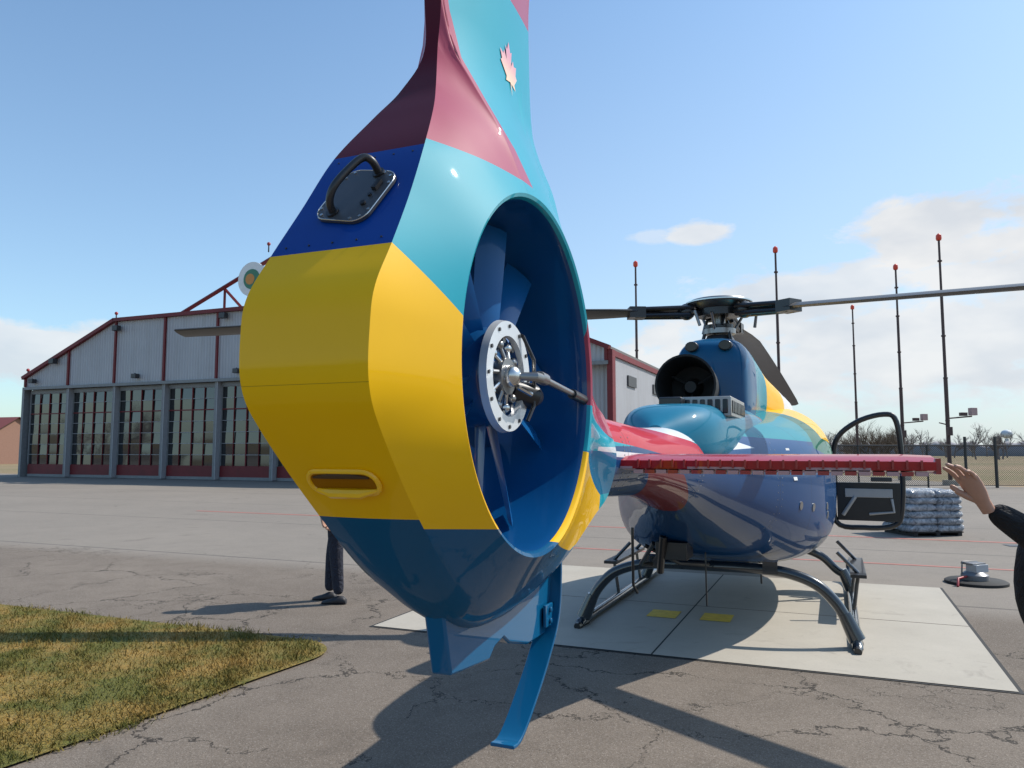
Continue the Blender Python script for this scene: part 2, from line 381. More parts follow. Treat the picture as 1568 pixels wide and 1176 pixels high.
mb=MB()
for zz in(2.33,2.07):
    s_=np.interp(zz,[2.05,2.35],[-.684,-.489]); wv=np.interp(zz,[2.05,2.35],[.164,.133])
    for k in range(-2,3): mb.disc((k*wv/2.5,s_-.001,zz),nrm,.0025,.003,8,0)
mb.build('panel_screws',[dkgrey],H)
yelm=M_('yellow_gloss',YEL,.3,0,.4,var=.05)
# oval lamp recess, flush on the lower rear face; its inner shade is painted as colour
zc_=1.530
h1=bvh.ray_cast(Vector((.0,-2,zc_)),Vector((0,1,0))); n2=h1[1].copy(); n2.x=0; n2.normalize()
if n2.y>0: n2=-n2
t2=Vector((1,0,0)).cross(n2); t2=t2 if t2.z>0 else -t2
o2=h1[0]+n2*.003
M2=Matrix(((1,0,0,0.0),(0,t2.y,n2.y,o2.y),(0,t2.z,n2.z,o2.z),(0,0,0,1)))
mb=MB(); P=rrect(.092,.034,.031)
mb.tube([(x,y,0) for x,y in P+P[:2]],.0065,8,0,cap=False,M=M2)
mb.add([(x,y,.0015) for x,y in P],[tuple(range(len(P)))],1,M2)
mb.tube([(-.075,.017,.002),(-.03,.024,.004),(.03,.024,.004),(.075,.017,.002)],[.003,.007,.007,.003],8,2,M=M2)
mb.tube([(-.082,-.022,.002),(-.04,-.026,.010),(.04,-.026,.010),(.082,-.022,.002)],[.004,.012,.012,.004],8,0,M=M2)
mb.build('tail_lamp_recess',[yelm,M_('recess_shade_yellow',(.30,.12,.001),.6,spec=.1),M_('recess_shade_dark',(.06,.025,.002),.6)],H)

# fan
mb=MB()
mb.tube([(-.20,0,CZ),(-.16,0,CZ),(.0,0,CZ),(.08,0,CZ),(.12,0,CZ)],[.08,.145,.15,.15,.13],40,0)
def blade(mb,ang,r0,r1,c0,c1,pit0,pit1,v0,th,mi):
    rings=[]
    for k in range(7):
        t=k/6; r=r0+(r1-r0)*t; c=c0+(c1-c0)*t; pit=R(pit0+(pit1-pit0)*t)
        ring=[]
        for (a,tt) in((-.5,0),(-.2,.5),(.2,.4),(.5,0),(.2,-.4),(-.2,-.5)):
            tx=a*c; nn=tt*th
            xv=v0+tx*math.sin(pit)+nn*math.cos(pit); tg=tx*math.cos(pit)-nn*math.sin(pit)
            ring.append((xv,r*math.cos(ang)-tg*math.sin(ang),CZ+r*math.sin(ang)+tg*math.cos(ang)))
        rings.append(ring)
    mb.loft(rings,mi)
for k in range(10): blade(mb,2*math.pi*k/10+.12*(k%2)+.15,.13,.490,.085,.115,-48,-30,.06,.014,1)
for k in range(9): blade(mb,2*math.pi*(k+.4)/9,.12,.498,.10,.10,78,78,-.13,.012,0)
mb.build('tail_fan',[ductm,fanm],H)
mb=MB()
def ringprof(mb,prof,seg,mi,):
    rings=[]
    for k in range(seg+1):
        a=2*math.pi*k/seg
        rings.append([(x,r*math.cos(a),CZ+r*math.sin(a)) for x,r in prof])
    mb.loft(rings,mi,cap=False)
ringprof(mb,[(.135,.118),(.152,.12),(.152,.164),(.13,.168)],48,0)
for k in range(12):
    a=2*math.pi*k/12; mb.disc((.154,.150*math.cos(a),CZ+.150*math.sin(a)),(1,0,0),.006,.004,8,1)
mb.disc((.105,0,CZ),(1,0,0),.12,.01,32,1)
mb.disc((.125,0,CZ),(1,0,0),.055,.05,24,2); mb.sphere((.155,0,CZ),.034,3)
for k in range(10):
    a=2*math.pi*k/10+.3; p0=Vector((.145,.03*math.cos(a),CZ+.03*math.sin(a))); p1=Vector((.128,.095*math.cos(a+.25),CZ+.095*math.sin(a+.25)))
    mb.tube([p0,p1],.007,8,2+k%2); mb.sphere(p1,.016,3 if k%2 else 2,8,6)
    p2=Vector((.12,.112*math.cos(a),CZ+.112*math.sin(a))); mb.disc(p2,(1,0,0),.012,.03,8,2)
mb.tube([(.16,0,CZ),(.225,.03,CZ-.002),(.23,.06,CZ-.004)],[.012,.014,.014],10,2)
mb.build('fan_hub',[M_('ring_metal',(.7,.72,.74),.35,.5),black,steel,silver],H)
mb=MB(); mb.tube([(.21,.03,CZ),(.222,.10,CZ-.003),(.225,.38,CZ-.030)],[.010,.011,.010],12,0)
mb.tube([(.223,.06,CZ),(.2235,.11,CZ-.004)],.019,12,0); mb.tube([(.225,.37,CZ-.030),(.225,.50,CZ-.042)],.017,12,1)
mb.tube([(.12,.09,CZ-.03),(.16,.15,CZ-.05),(.16,.19,CZ-.05)],[.03,.042,.03],16,1)
mb.tube([(.17,.10,CZ-.13),(.18,.13,CZ-.08),(.18,.13,CZ+.06),(.16,.09,CZ+.13),(.12,.10,CZ+.15)],.006,8,1)
mb.tube([(.17,.02,CZ-.03),(.19,.08,CZ-.05)],.008,8,2)
mb.build('fan_pitch_rod',[steel,black,silver],H)

lbm=livery('lower_blue_gloss',(.001,.10,.23),[])
mb=MB(); pol=[(-.19,1.20),(-.13,.975),(.13,.955),(.17,.985),(.24,1.0),(.29,.97),(.45,.93),(.62,.93),(.78,1.0),(.72,1.26),(.3,1.2)]
mb.loft([[(-.032,p[0],p[1]) for p in pol],[(.032,p[0],p[1]) for p in pol]],0)
mb.build('ventral_fin',[lbm],H,bevel=.008)
mb=MB(); sk=catmull([(.03,.70,1.20),(.035,.66,1.0),(.03,.56,.86),(.02,.42,.72),(.015,.33,.655),(.012,.27,.65)],5)
rings=[]
for k,p in enumerate(sk):
    t=Vector(sk[min(k+1,len(sk)-1)])-Vector(sk[max(k-1,0)]); t.normalize(); nn=t.cross(Vector((1,0,0))).normalized(); p=Vector(p)
    rings.append([p+Vector((a*.042,0,0))+nn*bq*.006 for a,bq in((-1,-1),(1,-1),(1,1),(-1,1))])
mb.loft(rings,0); mb.box((.045,.62,1.0),(.012,.08,.08),0); mb.disc((.055,.62,1.02),(1,0,0),.010,.010,10,0); mb.disc((.055,.62,.98),(1,0,0),.010,.010,10,0)
mb.build('tail_skid',[lbm],H,bevel=.003)

# fuselage
def sec(s,w_,zb,zm,zt,nn,n=72):
    o=[]
    for k in range(n):
        a=2*math.pi*k/n; cx,sz=math.cos(a),math.sin(a)
        x=w_*math.copysign(abs(cx)**(2/nn),cx); hh=(zt-zm) if sz>0 else (zm-zb)
        o.append((x,s,zm+hh*math.copysign(abs(sz)**(2/nn),sz)))
    return o
ST=[(.95,.13,1.41,1.59,1.77,2.2),(1.5,.18,1.38,1.56,1.75,2.1),(2.2,.20,1.34,1.54,1.73,2.1),(3.0,.27,1.22,1.5,1.76,2.2),(3.6,.40,1.06,1.42,1.80,2.3),(4.2,.60,.87,1.35,1.84,2.5),(4.8,.80,.69,1.28,1.88,2.8),(5.4,.94,.56,1.22,1.93,3.0),(6.2,1.02,.48,1.2,2.03,3.1),(7.0,1.03,.46,1.2,2.12,3.0),(7.8,.98,.46,1.15,2.10,2.6),(8.5,.85,.49,1.05,1.85,2.4),(9.1,.62,.56,.95,1.45,2.2),(9.5,.35,.66,.88,1.15,2.1),(9.65,.06,.82,.87,.92,2)]
WH=(.72,.73,.74)
fus=livery('fuselage_livery',(.0005,.050,.170),[
 (CY,[(.9,1.62),(3.2,1.62),(3.2,2.2),(.9,2.2)]),
 ((.5,.02,.04),[(.9,1.9),(1.6,1.9),(3.3,1.56),(2.6,1.54),(.9,1.66)]),
 (WH,[(1.9,1.9),(2.5,1.9),(4.0,1.62),(3.4,1.60),(1.9,1.75)]),
 (WH,[(1.1,1.60),(2.4,1.56),(2.4,1.54),(1.1,1.575)]),
 ((.20,.012,.02),[(1.7,1.50),(2.5,1.46),(3.1,1.2),(2.2,1.15)]),
 ((.005,.24,.28),[(3.4,1.72),(6.2,1.66),(6.6,2.6),(3.4,2.6)]),
 ((.003,.12,.07),[(5.3,1.62),(6.6,1.45),(6.9,2.0),(5.8,1.95)]),
 (YEL,[(6.0,1.72),(6.9,1.66),(7.1,2.6),(6.15,2.6)]),
 (WH,[(6.9,1.6),(9.8,1.6),(9.8,2.6),(6.95,2.6)]),
 ((.25,.02,.16),[(7.2,1.4),(7.34,1.4),(7.34,2.6),(7.2,2.6)]),
 ((.25,.27,.30),[(5.6,.80),(7.5,.74),(7.5,.3),(5.9,.3)]),
 ((.03,.035,.04),[(3,.64),(8.5,.58),(8.5,.3),(3,.3)]),
 ((.012,.013,.016),[(7.0,1.35),(8.7,1.30),(8.5,1.75),(7.8,1.92),(7.05,1.92)]),
],seams=(1.35,2.9,4.3,4.95,5.7,6.35),coat=.5)
mb=MB(); mb.loft([sec(*q) for q in catmull(ST,6)],0); mb.build('fuselage',[fus],H,angle=50)
fb=BVHTree.FromPolygons([Vector(v) for v in mb.v],[f for f in mb.f if len(f)==4])
def flank(s,z,off=.004):
    h_=fb.ray_cast(Vector((3,s,z)),Vector((-1,0,0))); return Vector((h_[0].x+off,s,z))
dm=MB()
for (s0,s1,z0,z1,o_) in((4.55,4.62,1.36,1.62,.006),(4.44,4.73,1.46,1.53,.009)):
    dm.add([flank(s0,z0,o_),flank(s1,z0,o_),flank(s1,z1,o_),flank(s0,z1,o_)],[(0,1,2,3)])
dm.build('white_cross_decal',[white],H,smooth=False)
dm=MB()
dm.add([flank(5.1,1.42),flank(5.26,1.42),flank(5.26,1.55),flank(5.1,1.55)],[(0,1,2,3)],0)
dm.add([flank(5.34,1.44),flank(5.42,1.44),flank(5.42,1.5),flank(5.34,1.5)],[(0,1,2,3)],1)
dm.build('fuel_port_panel',[black,white],H,smooth=False)
dm=MB()
for s_ in (1.30,1.40,2.86,2.94,4.26,4.34):
    for k in range(14):
        z_=1.40+.02*k if s_<2 else (1.28+.032*k if s_<4 else 1.0+.055*k)
        h_=fb.ray_cast(Vector((3,s_,z_)),Vector((-1,0,0)))
        if h_[0] is not None: dm.disc(h_[0],h_[1],.004,.003,8,0)
for (s_,z_) in((5.5,1.1),(5.55,1.02),(5.0,1.12),(4.7,1.15)):
    h_=fb.ray_cast(Vector((3,s_,z_)),Vector((-1,0,0))); dm.disc(h_[0],h_[1],.035,.01,16,0)
dm.build('rivets_and_latches',[steel],H)

cowl=livery('cowl_livery',(.003,.17,.28),[((.001,.08,.20),[(4.9,1.5),(5.7,1.5),(5.7,2.4),(4.9,2.4)]),((.003,.24,.32),[(5.6,1.5),(6.1,1.5),(6.1,3),(5.6,3)]),(YEL,[(6.1,1.5),(6.6,1.5),(6.7,3),(6.1,3)]),(WH,[(6.6,1.5),(9,1.5),(9,3),(6.7,3)]),((.001,.09,.21),[(5.0,2.4),(5.6,2.4),(5.6,3),(5.0,3)])],seams=(3.7,),coat=.5)
mb=MB(); mb.loft([sec(*q,48) for q in catmull([(2.7,.08,1.5,1.62,1.76,2.2),(3.05,.30,1.5,1.65,1.90,3.2),(3.6,.37,1.5,1.7,1.94,3.8),(4.4,.42,1.5,1.7,1.96,3.4),(5.1,.5,1.5,1.7,2.0,2.5),(5.6,.5,1.5,1.7,1.95,2.4)],5)],0); mb.build('engine_deck_cowl',[cowl],H,angle=50)
mb=MB(); mb.loft([sec(*q,48) for q in catmull([(5.02,.06,1.9,2.2,2.44,2),(5.06,.28,1.7,2.2,2.57,3),(5.2,.34,1.7,2.2,2.64,3.2),(5.5,.36,1.7,2.2,2.67,3),(5.9,.38,1.7,2.2,2.64,2.7),(6.3,.46,1.7,2.1,2.50,2.5),(6.8,.58,1.7,2.0,2.38,2.4),(7.4,.60,1.7,2.0,2.28,2.2),(8.0,.30,1.7,1.9,2.12,2)],5)],0); mb.build('mast_cowl',[cowl],H,angle=50)
mb=MB()
for x in(-.15,.15): mb.tube([(x,5.0,2.55),(x,5.25,2.56)],[.06,.065],14,0,flat=.8)
mb.box((.0,3.03,1.81),(.34,.05,.10),0); mb.box((-.02,3.45,1.945),(.16,.30,.06),0)
mb.build('cowl_air_intakes',[black],H,bevel=.01)
mb=MB(); mb.box((.21,3.85,1.91),(.34,.85,.14),0)
for k in range(9): mb.box((.382,3.5+k*.09,1.91),(.012,.05,.09),1)
for k in range(6): mb.box((.08+k*.052,3.422,1.91),(.035,.012,.10),1)
mb.build('cowl_grille_panel',[M_('grey_grille_metal',(.35,.35,.34),.4,.5),black],H,bevel=.012)
mb=MB()
rings=[]
for s_,r in((5.25,.17),(4.95,.20),(4.7,.23),(4.45,.25),(4.36,.255),(4.36,.238),(4.5,.225),(5.0,.17)):
    rings.append([(-.10+r*math.cos(2*math.pi*k/32),s_,2.15+r*math.sin(2*math.pi*k/32)) for k in range(32)])
mb.loft(rings,0,cap=False); mb.disc((-.10,4.8,2.15),(0,1,0),.21,.02,32,0)
mb.tube([(-.10,4.62,2.15),(-.10,4.8,2.15)],[.05,.09],16,1)
for k in range(3):
    a=k*math.pi*2/3+.5; mb.tube([(-.10,4.7,2.15),(-.10+.22*math.cos(a),4.7,2.15+.22*math.sin(a))],.012,6,1)
mb.tube([(-.10,4.45,2.0),(-.06,4.6,1.88)],.055,10,0)
mb.build('engine_exhaust',[M_('sooty_metal',(.008,.008,.008),.7),M_('soot_dark',(.02,.02,.02),.6)],H,angle=40)

HS=5.80; HZ=3.0
mb=MB()
mb.tube([(0,HS,2.55),(0,HS,2.66),(0,HS,2.75)],[.22,.17,.12],24,0)
mb.tube([(0,HS,2.7),(0,HS,3.0)],.06,16,1)
mb.disc((0,HS,2.79),(0,0,1),.16,.05,28,1); mb.disc((0,HS,2.84),(0,0,1),.14,.035,28,2)
mb.tube([(0,HS,3.01),(0,HS,3.06),(0,HS,3.11),(0,HS,3.14)],[.20,.32,.28,.12],36,1)
mb.tube([(0,HS,3.075),(0,HS,3.088)],.33,36,3)
mb.disc((0,HS,2.98),(0,0,1),.22,.07,12,2)
for k in range(3):
    a=R(20+120*k)
    mb.tube([(.14*math.cos(a),HS+.14*math.sin(a),2.79),(.24*math.cos(a),HS+.24*math.sin(a),2.96)],.014,8,1)
    mb.tube([(.22*math.cos(a+1),HS+.22*math.sin(a+1),2.5),(.14*math.cos(a+1),HS+.14*math.sin(a+1),2.79)],.018,8,2)
    mb.tube([(.14*math.cos(a+.5),HS+.14*math.sin(a+.5),2.84),(.12*math.cos(a+.7),HS+.12*math.sin(a+.7),2.92),(.05,HS,2.95)],.016,8,2)
mb.build('rotor_hub',[dkgrey,steel,black,silver],H)
hub_ang=math.atan2(.386,.9225)
for i,(deg,dr1,ex) in enumerate([(182,.25,1.3),(302,.50,1.0),(63.5,.66,1.3)]):
    a=R(deg)+hub_ang
    def zz(r): return HZ-dr1*(r/5.35)**ex
    mb=MB(); ca,sa=math.cos(a),math.sin(a)
    def P(r,t,z): return (r*ca-t*sa,HS+r*sa+t*ca,z)
    rings=[]
    for k in range(15):
        r=.80+(5.35-.80)*k/14; c=.16 if k==0 else (.28 if k==1 else .35)
        if k==14: c=.33
        z0=zz(r); ring=[]
        pit=R((8 if i<2 else 3)-6*k/14)
        for (t,h_) in((-.5,.0),(-.35,-.018),(0,-.02),(.3,-.016),(.48,-.008),(.5,0),(.48,.01),(.3,.026),(0,.03),(-.35,.012)):
            ring.append(P(r,t*c*math.cos(pit),z0+h_+t*c*math.sin(pit)))
        rings.append(ring)
    mb.loft(rings,0)
    mb.tube([P(.12,0,HZ-.01),P(.5,0,zz(.5)),P(.85,0,zz(.85))],[.055,.045,.05],10,1,flat=.6)
    for t in(-.07,.07):
        mb.tube([P(.28,t,zz(.3)+.035),P(.86,t*.7,zz(.86)+.03)],.024,8,1); mb.tube([P(.28,t,zz(.3)-.04),P(.86,t*.7,zz(.86)-.035)],.024,8,1)
    mb.sphere(P(.33,0,zz(.33)),.085,1,14,10); mb.sphere(P(.80,0,zz(.8)),.055,2,10,8)
    mb.box((0,0,0),(.16,.17,.11),1,M=Matrix.Translation(P(.84,0,zz(.84)))@Matrix.Rotation(a,4,'Z'))
    mb.tube([P(.30,.10,zz(.3)-.02),P(.30,.20,zz(.3)-.03),P(.26,.22,2.82)],.016,8,2)
    mb.build('rotor_blade_%d'%(i+1),[bladem,black,steel],H)

mb=MB()
for s_,zt,xo in((4.85,.60,1.15),(7.35,.52,1.15)):
    half=[(0,zt),(.35,zt),(.62,zt-.02),(.85,zt-.10),(1.0,zt-.24),(1.08,.22),(xo,.07)]
    cp=catmull(half,5)
    full=[(-x,s_,z) for x,z in reversed(cp[1:])]+[(x,s_,z) for x,z in cp]
    mb.tube(full,.046,12,0)
    for sx in(-1,1): mb.tube([(sx*1.06,s_,.28),(sx*xo,s_,.075)],[.054,.068],12,0); mb.box((sx*.5,s_,zt+.02),(.12,.14,.10),0)
for sx in(-1,1):
    x=sx*1.15
    pts=catmull([(x,4.72,.042),(x,5.0,.05),(x,7.4,.055),(x,7.9,.07),(x,8.2,.14),(x,8.35,.24)],5)
    mb.tube([tuple(p) for p in pts],.042,12,0)
    mb.tube([(x,4.64,.03),(x,4.9,.04)],[.030,.05],10,1)
    mb.box((sx*1.2,6.6,.42),(.14,1.3,.03),1)
    for s_ in(6.1,7.1): mb.tube([(sx*1.02,s_,.62),(sx*1.2,s_,.43)],.018,8,0); mb.tube([(sx*1.15,s_,.06),(sx*1.2,s_,.42)],.018,8,0)
mb.build('landing_skids',[gearm,black],H)
mb=MB()
mb.tube([(-.45,3.9,1.0),(-.46,3.95,.55),(-.44,4.0,.48)],.012,8,0)
mb.tube([(-.25,4.1,.92),(-.3,4.2,.62)],.03,10,0); mb.box((-.2,4.3,.80),(.25,.3,.14),0); mb.tube([(0,4.6,.75),(.0,4.62,.3)],.008,6,0)
mb.tube([(-.45,4.3,.82),(-.2,4.5,.66),(0,4.75,.63)],.018,8,0); mb.tube([(-.35,4.2,.85),(-.55,4.6,.62),(-.5,4.8,.60)],.02,8,0)
mb.tube([(.3,6.2,.45),(.3,6.25,.25)],.01,6,0); mb.box((.1,5.6,.53),(.35,.5,.06),0)
mb.build('belly_fittings',[black],H,bevel=.006)

m,nt,b=bsdf_mat('stabilizer_stripes'); v=objvec(nt); sp=nt.nodes.new('ShaderNodeSeparateXYZ'); nt.links.new(v,sp.inputs[0])
f=math_node(nt,'SUBTRACT',math_node(nt,'ABSOLUTE',sp.outputs[0]),math_node(nt,'MULTIPLY',sp.outputs[1],.55))
f1=math_node(nt,'GREATER_THAN',math_node(nt,'FRACT',math_node(nt,'MULTIPLY',f,2.1)),.5)
top=math_node(nt,'GREATER_THAN',sp.outputs[2],1.532)
c=mix_col(nt,math_node(nt,'MULTIPLY',f1,math_node(nt,'SUBTRACT',1,top)),(.40,.008,.014),(.50,.32,.34)); nt.links.new(c,b.inputs['Base Color']); b.inputs['Roughness'].default_value=.35; b.inputs['Coat Weight'].default_value=.5; b.inputs['Specular IOR Level'].default_value=.2
mb=MB()
for sx in(-1,1):
    rings=[]
    for k in range(13):
        x=.1+(1.39-.1)*k/12; sc_=1 if k<12 else .9
        ring=[]
        for (c_,t_) in((0,0.018),(.12,.034),(.45,.045),(.8,.035),(.95,.018),(1,0),(.95,-.018),(.8,-.03),(.45,-.035),(.12,-.024),(0,-.018)):
            ring.append((sx*x,1.25+c_*.46*sc_,1.54+t_*sc_))
        rings.append(ring if sx>0 else ring[::-1])
    mb.loft(rings,0)
    mb.box((sx*1.398,1.48,1.54),(.018,.44,.06),1)
    for k in range(23):
        x=.24+k*.05; mb.box((sx*x,1.262,1.510),(.042,.05,.016),1 if k%2 else 2)
        mb.box((sx*x,1.243,1.545),(.008,.02,.035),1)
mb.build('horizontal_stabilizer',[m,redp,M_('pale_red_tab',(.5,.3,.3),.4)],H,angle=60)

mb=MB()
loop=catmull([(0,0,.82),(0,0,1.3),(.02,0,1.75),(.25,0,1.98),(.55,0,2.07),(.68,0,1.98),(.72,0,1.5),(.70,0,1.0),(.62,0,.80),(.3,0,.76)],5,True)
Md=Matrix.Translation((1.02,7.85,-.05))@Matrix.Rotation(R(-4),4,'Z')
L_=[tuple(p) for p in loop]; mb.tube(L_+L_[:2],.032,8,0,cap=False,M=Md)
low=[(.02,.84),(.68,.84),(.70,1.28),(.02,1.28)]
mb.loft([[(x,-.03,z) for x,z in low],[(x,.03,z) for x,z in low]],0,M=Md)
mb.box((.36,-.04,1.16),(.5,.02,.10),1,M=Md); mb.tube([(.08,-.045,.90),(.22,-.045,1.12)],.025,6,1,M=Md); mb.tube([(.36,-.045,.92),(.62,-.045,.95),(.60,-.045,1.1)],.018,6,1,M=Md)
mb.box((.5,-.05,1.32),(.22,.05,.05),2,M=Md)
mb.build('open_cabin_door',[black,M_('door_trim_grey',(.38,.38,.38),.5),dkgrey],H,bevel=.006)

# ================================================================== HANGAR
HG=empty('aircraft_hangar',(-30.3,47.7,0),-math.atan2(.386,.9225))
m,nt,b=bsdf_mat('corrugated_siding'); v=objvec(nt)
wv=nt.nodes.new('ShaderNodeTexWave'); wv.bands_direction='X'; wv.inputs['Scale'].default_value=1.6; nt.links.new(v,wv.inputs[0])
wy=nt.nodes.new('ShaderNodeTexWave'); wy.bands_direction='Y'; wy.inputs['Scale'].default_value=1.6; nt.links.new(v,wy.inputs[0])
mpn=nt.nodes.new('ShaderNodeMapping'); mpn.inputs['Scale'].default_value=(1.5,1.5,.15); nt.links.new(v,mpn.inputs[0])
c=mix_col(nt,noise_node(nt,v,.6,5),(.36,.36,.38),(.48,.48,.50))
c=mix_col(nt,math_node(nt,'MULTIPLY',ramp(nt,noise_node(nt,mpn.outputs[0],1.2,5,.7),.5,.75),.4),c,(.24,.22,.20))
c=mix_col(nt,math_node(nt,'MULTIPLY',ramp(nt,wv.outputs[1],.75,1),.35),c,(.22,.23,.25)); nt.links.new(c,b.inputs['Base Color']); b.inputs['Roughness'].default_value=.5
bump(nt,b,math_node(nt,'ADD',wv.outputs[1],wy.outputs[1]),.6,.05); siding=m
trim=M_('hangar_red_trim',(.15,.008,.012),.55,var=.35,vs=2)
gframe=M_('hangar_grey_frame',(.20,.205,.21),.5,var=.25)
roofm=M_('roof_metal',(.35,.36,.37),.45,.3)
W=37.4; prof=[(0,6.06),(7.6,9.2),(29.8,9.2),(37.4,6.06)]
mb=MB()
bp=[(0,0)]+prof+[(W,0)]
mb.loft([[(x,.5,z) for x,z in bp],[(x,30,z) for x,z in bp]],0)
fp=[(0,5.45)]+prof+[(W,5.45)]
mb.loft([[(x,0,z) for x,z in fp],[(x,.497,z) for x,z in fp]],0)
mb.build('walls',[siding],HG,smooth=False)
mb=MB()
for a,b_ in zip(prof[:-1],prof[1:]):
    d=Vector((b_[0]-a[0],0,b_[1]-a[1])); L=d.length; mid_=((a[0]+b_[0])/2,0,(a[1]+b_[1])/2); ang=-math.atan2(d.z,d.x)
    Mx=Matrix.Translation((mid_[0],0,mid_[2]))@Matrix.Rotation(ang,4,'Y')
    mb.box((0,-.08,.04),(L+.1,.3,.20),0,M=Mx); mb.box((0,15.2,.06),(L+.1,30.1,.10),1,M=Mx)
for q in [0.1]+[3.85*k for k in range(1,10)]+[W-.1]:
    zt=np.interp(q,[p[0] for p in prof],[p[1] for p in prof]); mb.box((q,-.05,(5.5+zt)/2),(.13,.12,zt-5.5-.05),0)
mb.box((W/2,-.06,5.42),(W,.2,.16),2)
mb.box((W+.06,.2,3),(.25,.5,6),0); mb.box((-.06,.2,2.7),(.2,.5,5.4),2)
def beam(a,b_,t=.22,mi=0):
    mb.tube([(a[0],.6,a[1]),(b_[0],.6,b_[1])],t/2*1.2,4,mi)
beam((11.6,9.25),(18.7,12.15)); beam((18.7,12.15),(25.8,9.25)); beam((18.7,12.1),(18.7,9.2)); beam((15.2,10.7),(15.2,9.2),.16); beam((15.2,10.6),(16.6,9.3),.14); beam((22.2,10.7),(22.2,9.2),.16)
mb.build('trim_and_roof',[trim,roofm,gframe],HG,smooth=False)
mb=MB(); mb.disc((17.4,.3,10.9),(0,1,0),.95,.12,40,0); mb.disc((17.4,.225,10.9),(0,1,0),.55,.02,32,1); mb.disc((17.3,.21,10.9),(0,1,0),.3,.02,24,2)
mb.build('round_crest_sign',[white,M_('crest_green',(.05,.2,.12),.5),M_('crest_orange',(.6,.25,.05),.5)],HG)
hglass=M_('hangar_glass',(.015,.018,.02),.04,0,0,spec=1.0)
fr=MB(); gl=MB()
for k in range(9):
    x0=3.85*k+.18+(.1 if k==0 else 0); x1=3.85*(k+1)+(-.18)
    if k==8: x1=3.85*9+.1
    fr.box((x1+.18,.12,2.7),(.20,.3,5.34),0); fr.box((x1+.30,.10,2.7),(.05,.34,5.3),3)
    Wd=x1-x0
    fr.box(((x0+x1)/2,.28,.45),(Wd,.08,.55),2); fr.box(((x0+x1)/2,.27,.10),(Wd,.1,.16),0); fr.box(((x0+x1)/2,.26,5.22),(Wd,.1,.2),0)
    nx_,nz_=4,7; zb,zt=.75,5.1
    for i in range(nx_+1): fr.box((x0+Wd*i/nx_,.26,(zb+zt)/2),(.07 if i in(0,nx_) else (.05 if i==2 else .028),.07,zt-zb),2 if i==2 else (0 if i in (0,nx_) else 2))
    for j in range(nz_+1): fr.box(((x0+x1)/2,.275,zb+(zt-zb)*j/nz_),(Wd,.05,.06 if j in(0,5) else .028),2 if j in (0,5) else 3)
    for i in range(nx_):
        for j in range(nz_):
            xa,xb=x0+Wd*i/nx_,x0+Wd*(i+1)/nx_; za,zb2=zb+(zt-zb)*j/nz_,zb+(zt-zb)*(j+1)/nz_
            d1,d2=rng.uniform(-.010,.010),rng.uniform(-.012,.022)
            gl.add([(xa,.30-d1,za-0),(xb,.30+d1,za),(xb,.30+d1+d2,zb2),(xa,.30-d1+d2,zb2)],[(0,1,2,3)])
fr.build('door_frames',[gframe,dkgrey,trim,M_('door_pale_frame',(.32,.32,.33),.5)],HG,smooth=False)
gl.build('door_panes',[hglass],HG,smooth=False)
mb=MB()
for q in(1.0,9.6,17.0,24,32):
    mb.box((q,-.25,5.85),(.35,.3,.25),0); mb.tube([(q,-.1,5.9),(q,-.3,6.0)],.04,8,0)
for q in (7.6,18.7,.2): 
    zt=np.interp(q,[p[0] for p in prof],[p[1] for p in prof]) if q!=18.7 else 12.2
    mb.tube([(q,0,zt),(q,0,zt+.4)],.04,8,0); mb.sphere((q,0,zt+.45),.10,1)
for q,zz_ in((2.8,7.0),(8.0,8.7),(16.0,8.9)): mb.box((q,-.3,zz_),(.4,.3,.3),0)
mb.build('wall_lamps',[dkgrey,redp],HG,bevel=.02)
mb=MB()
mb.box((W+.05,15,5.9),(.1,30,.25),0); mb.box((W+.03,12,3.0),(.06,.3,5.9),1)
for k in range(4): mb.box((W+.04,4+k*5.5,4.9),(.08,1.6,.5),2)
mb.build('side_trim',[trim,gframe,dkgrey],HG,smooth=False)

e=empty('brick_house',(-66,96,0),R(-20))
mb=MB(); mb.box((0,0,1.6),(12,8,3.2),0)
mb.add([(-6,-4,3.2),(6,-4,3.2),(6,4,3.2),(-6,4,3.2),(-6,0,5.6),(6,0,5.6)],[(0,3,4),(1,5,2)],0)
mb.build('walls',[M_('brick_wall',(.25,.14,.10),.8)],e,smooth=False)
mb=MB(); mb.add([(-6.4,-4.4,3.0),(6.4,-4.4,3.0),(6.4,0,5.7),(-6.4,0,5.7),(6.4,4.4,3.0),(-6.4,4.4,3.0)],[(0,1,2,3),(3,2,4,5)],0); mb.build('roof',[M_('red_roof',(.20,.05,.04),.7)],e,smooth=False)
mb=MB()
for x in(-4,-1.5,3.8): mb.box((x,-4.02,1.8),(1.3,.08,1.2),0)
mb.box((1.2,-4.02,1.05),(1,.08,2.1),1); mb.build('windows_and_door',[glass,white],e,smooth=False)

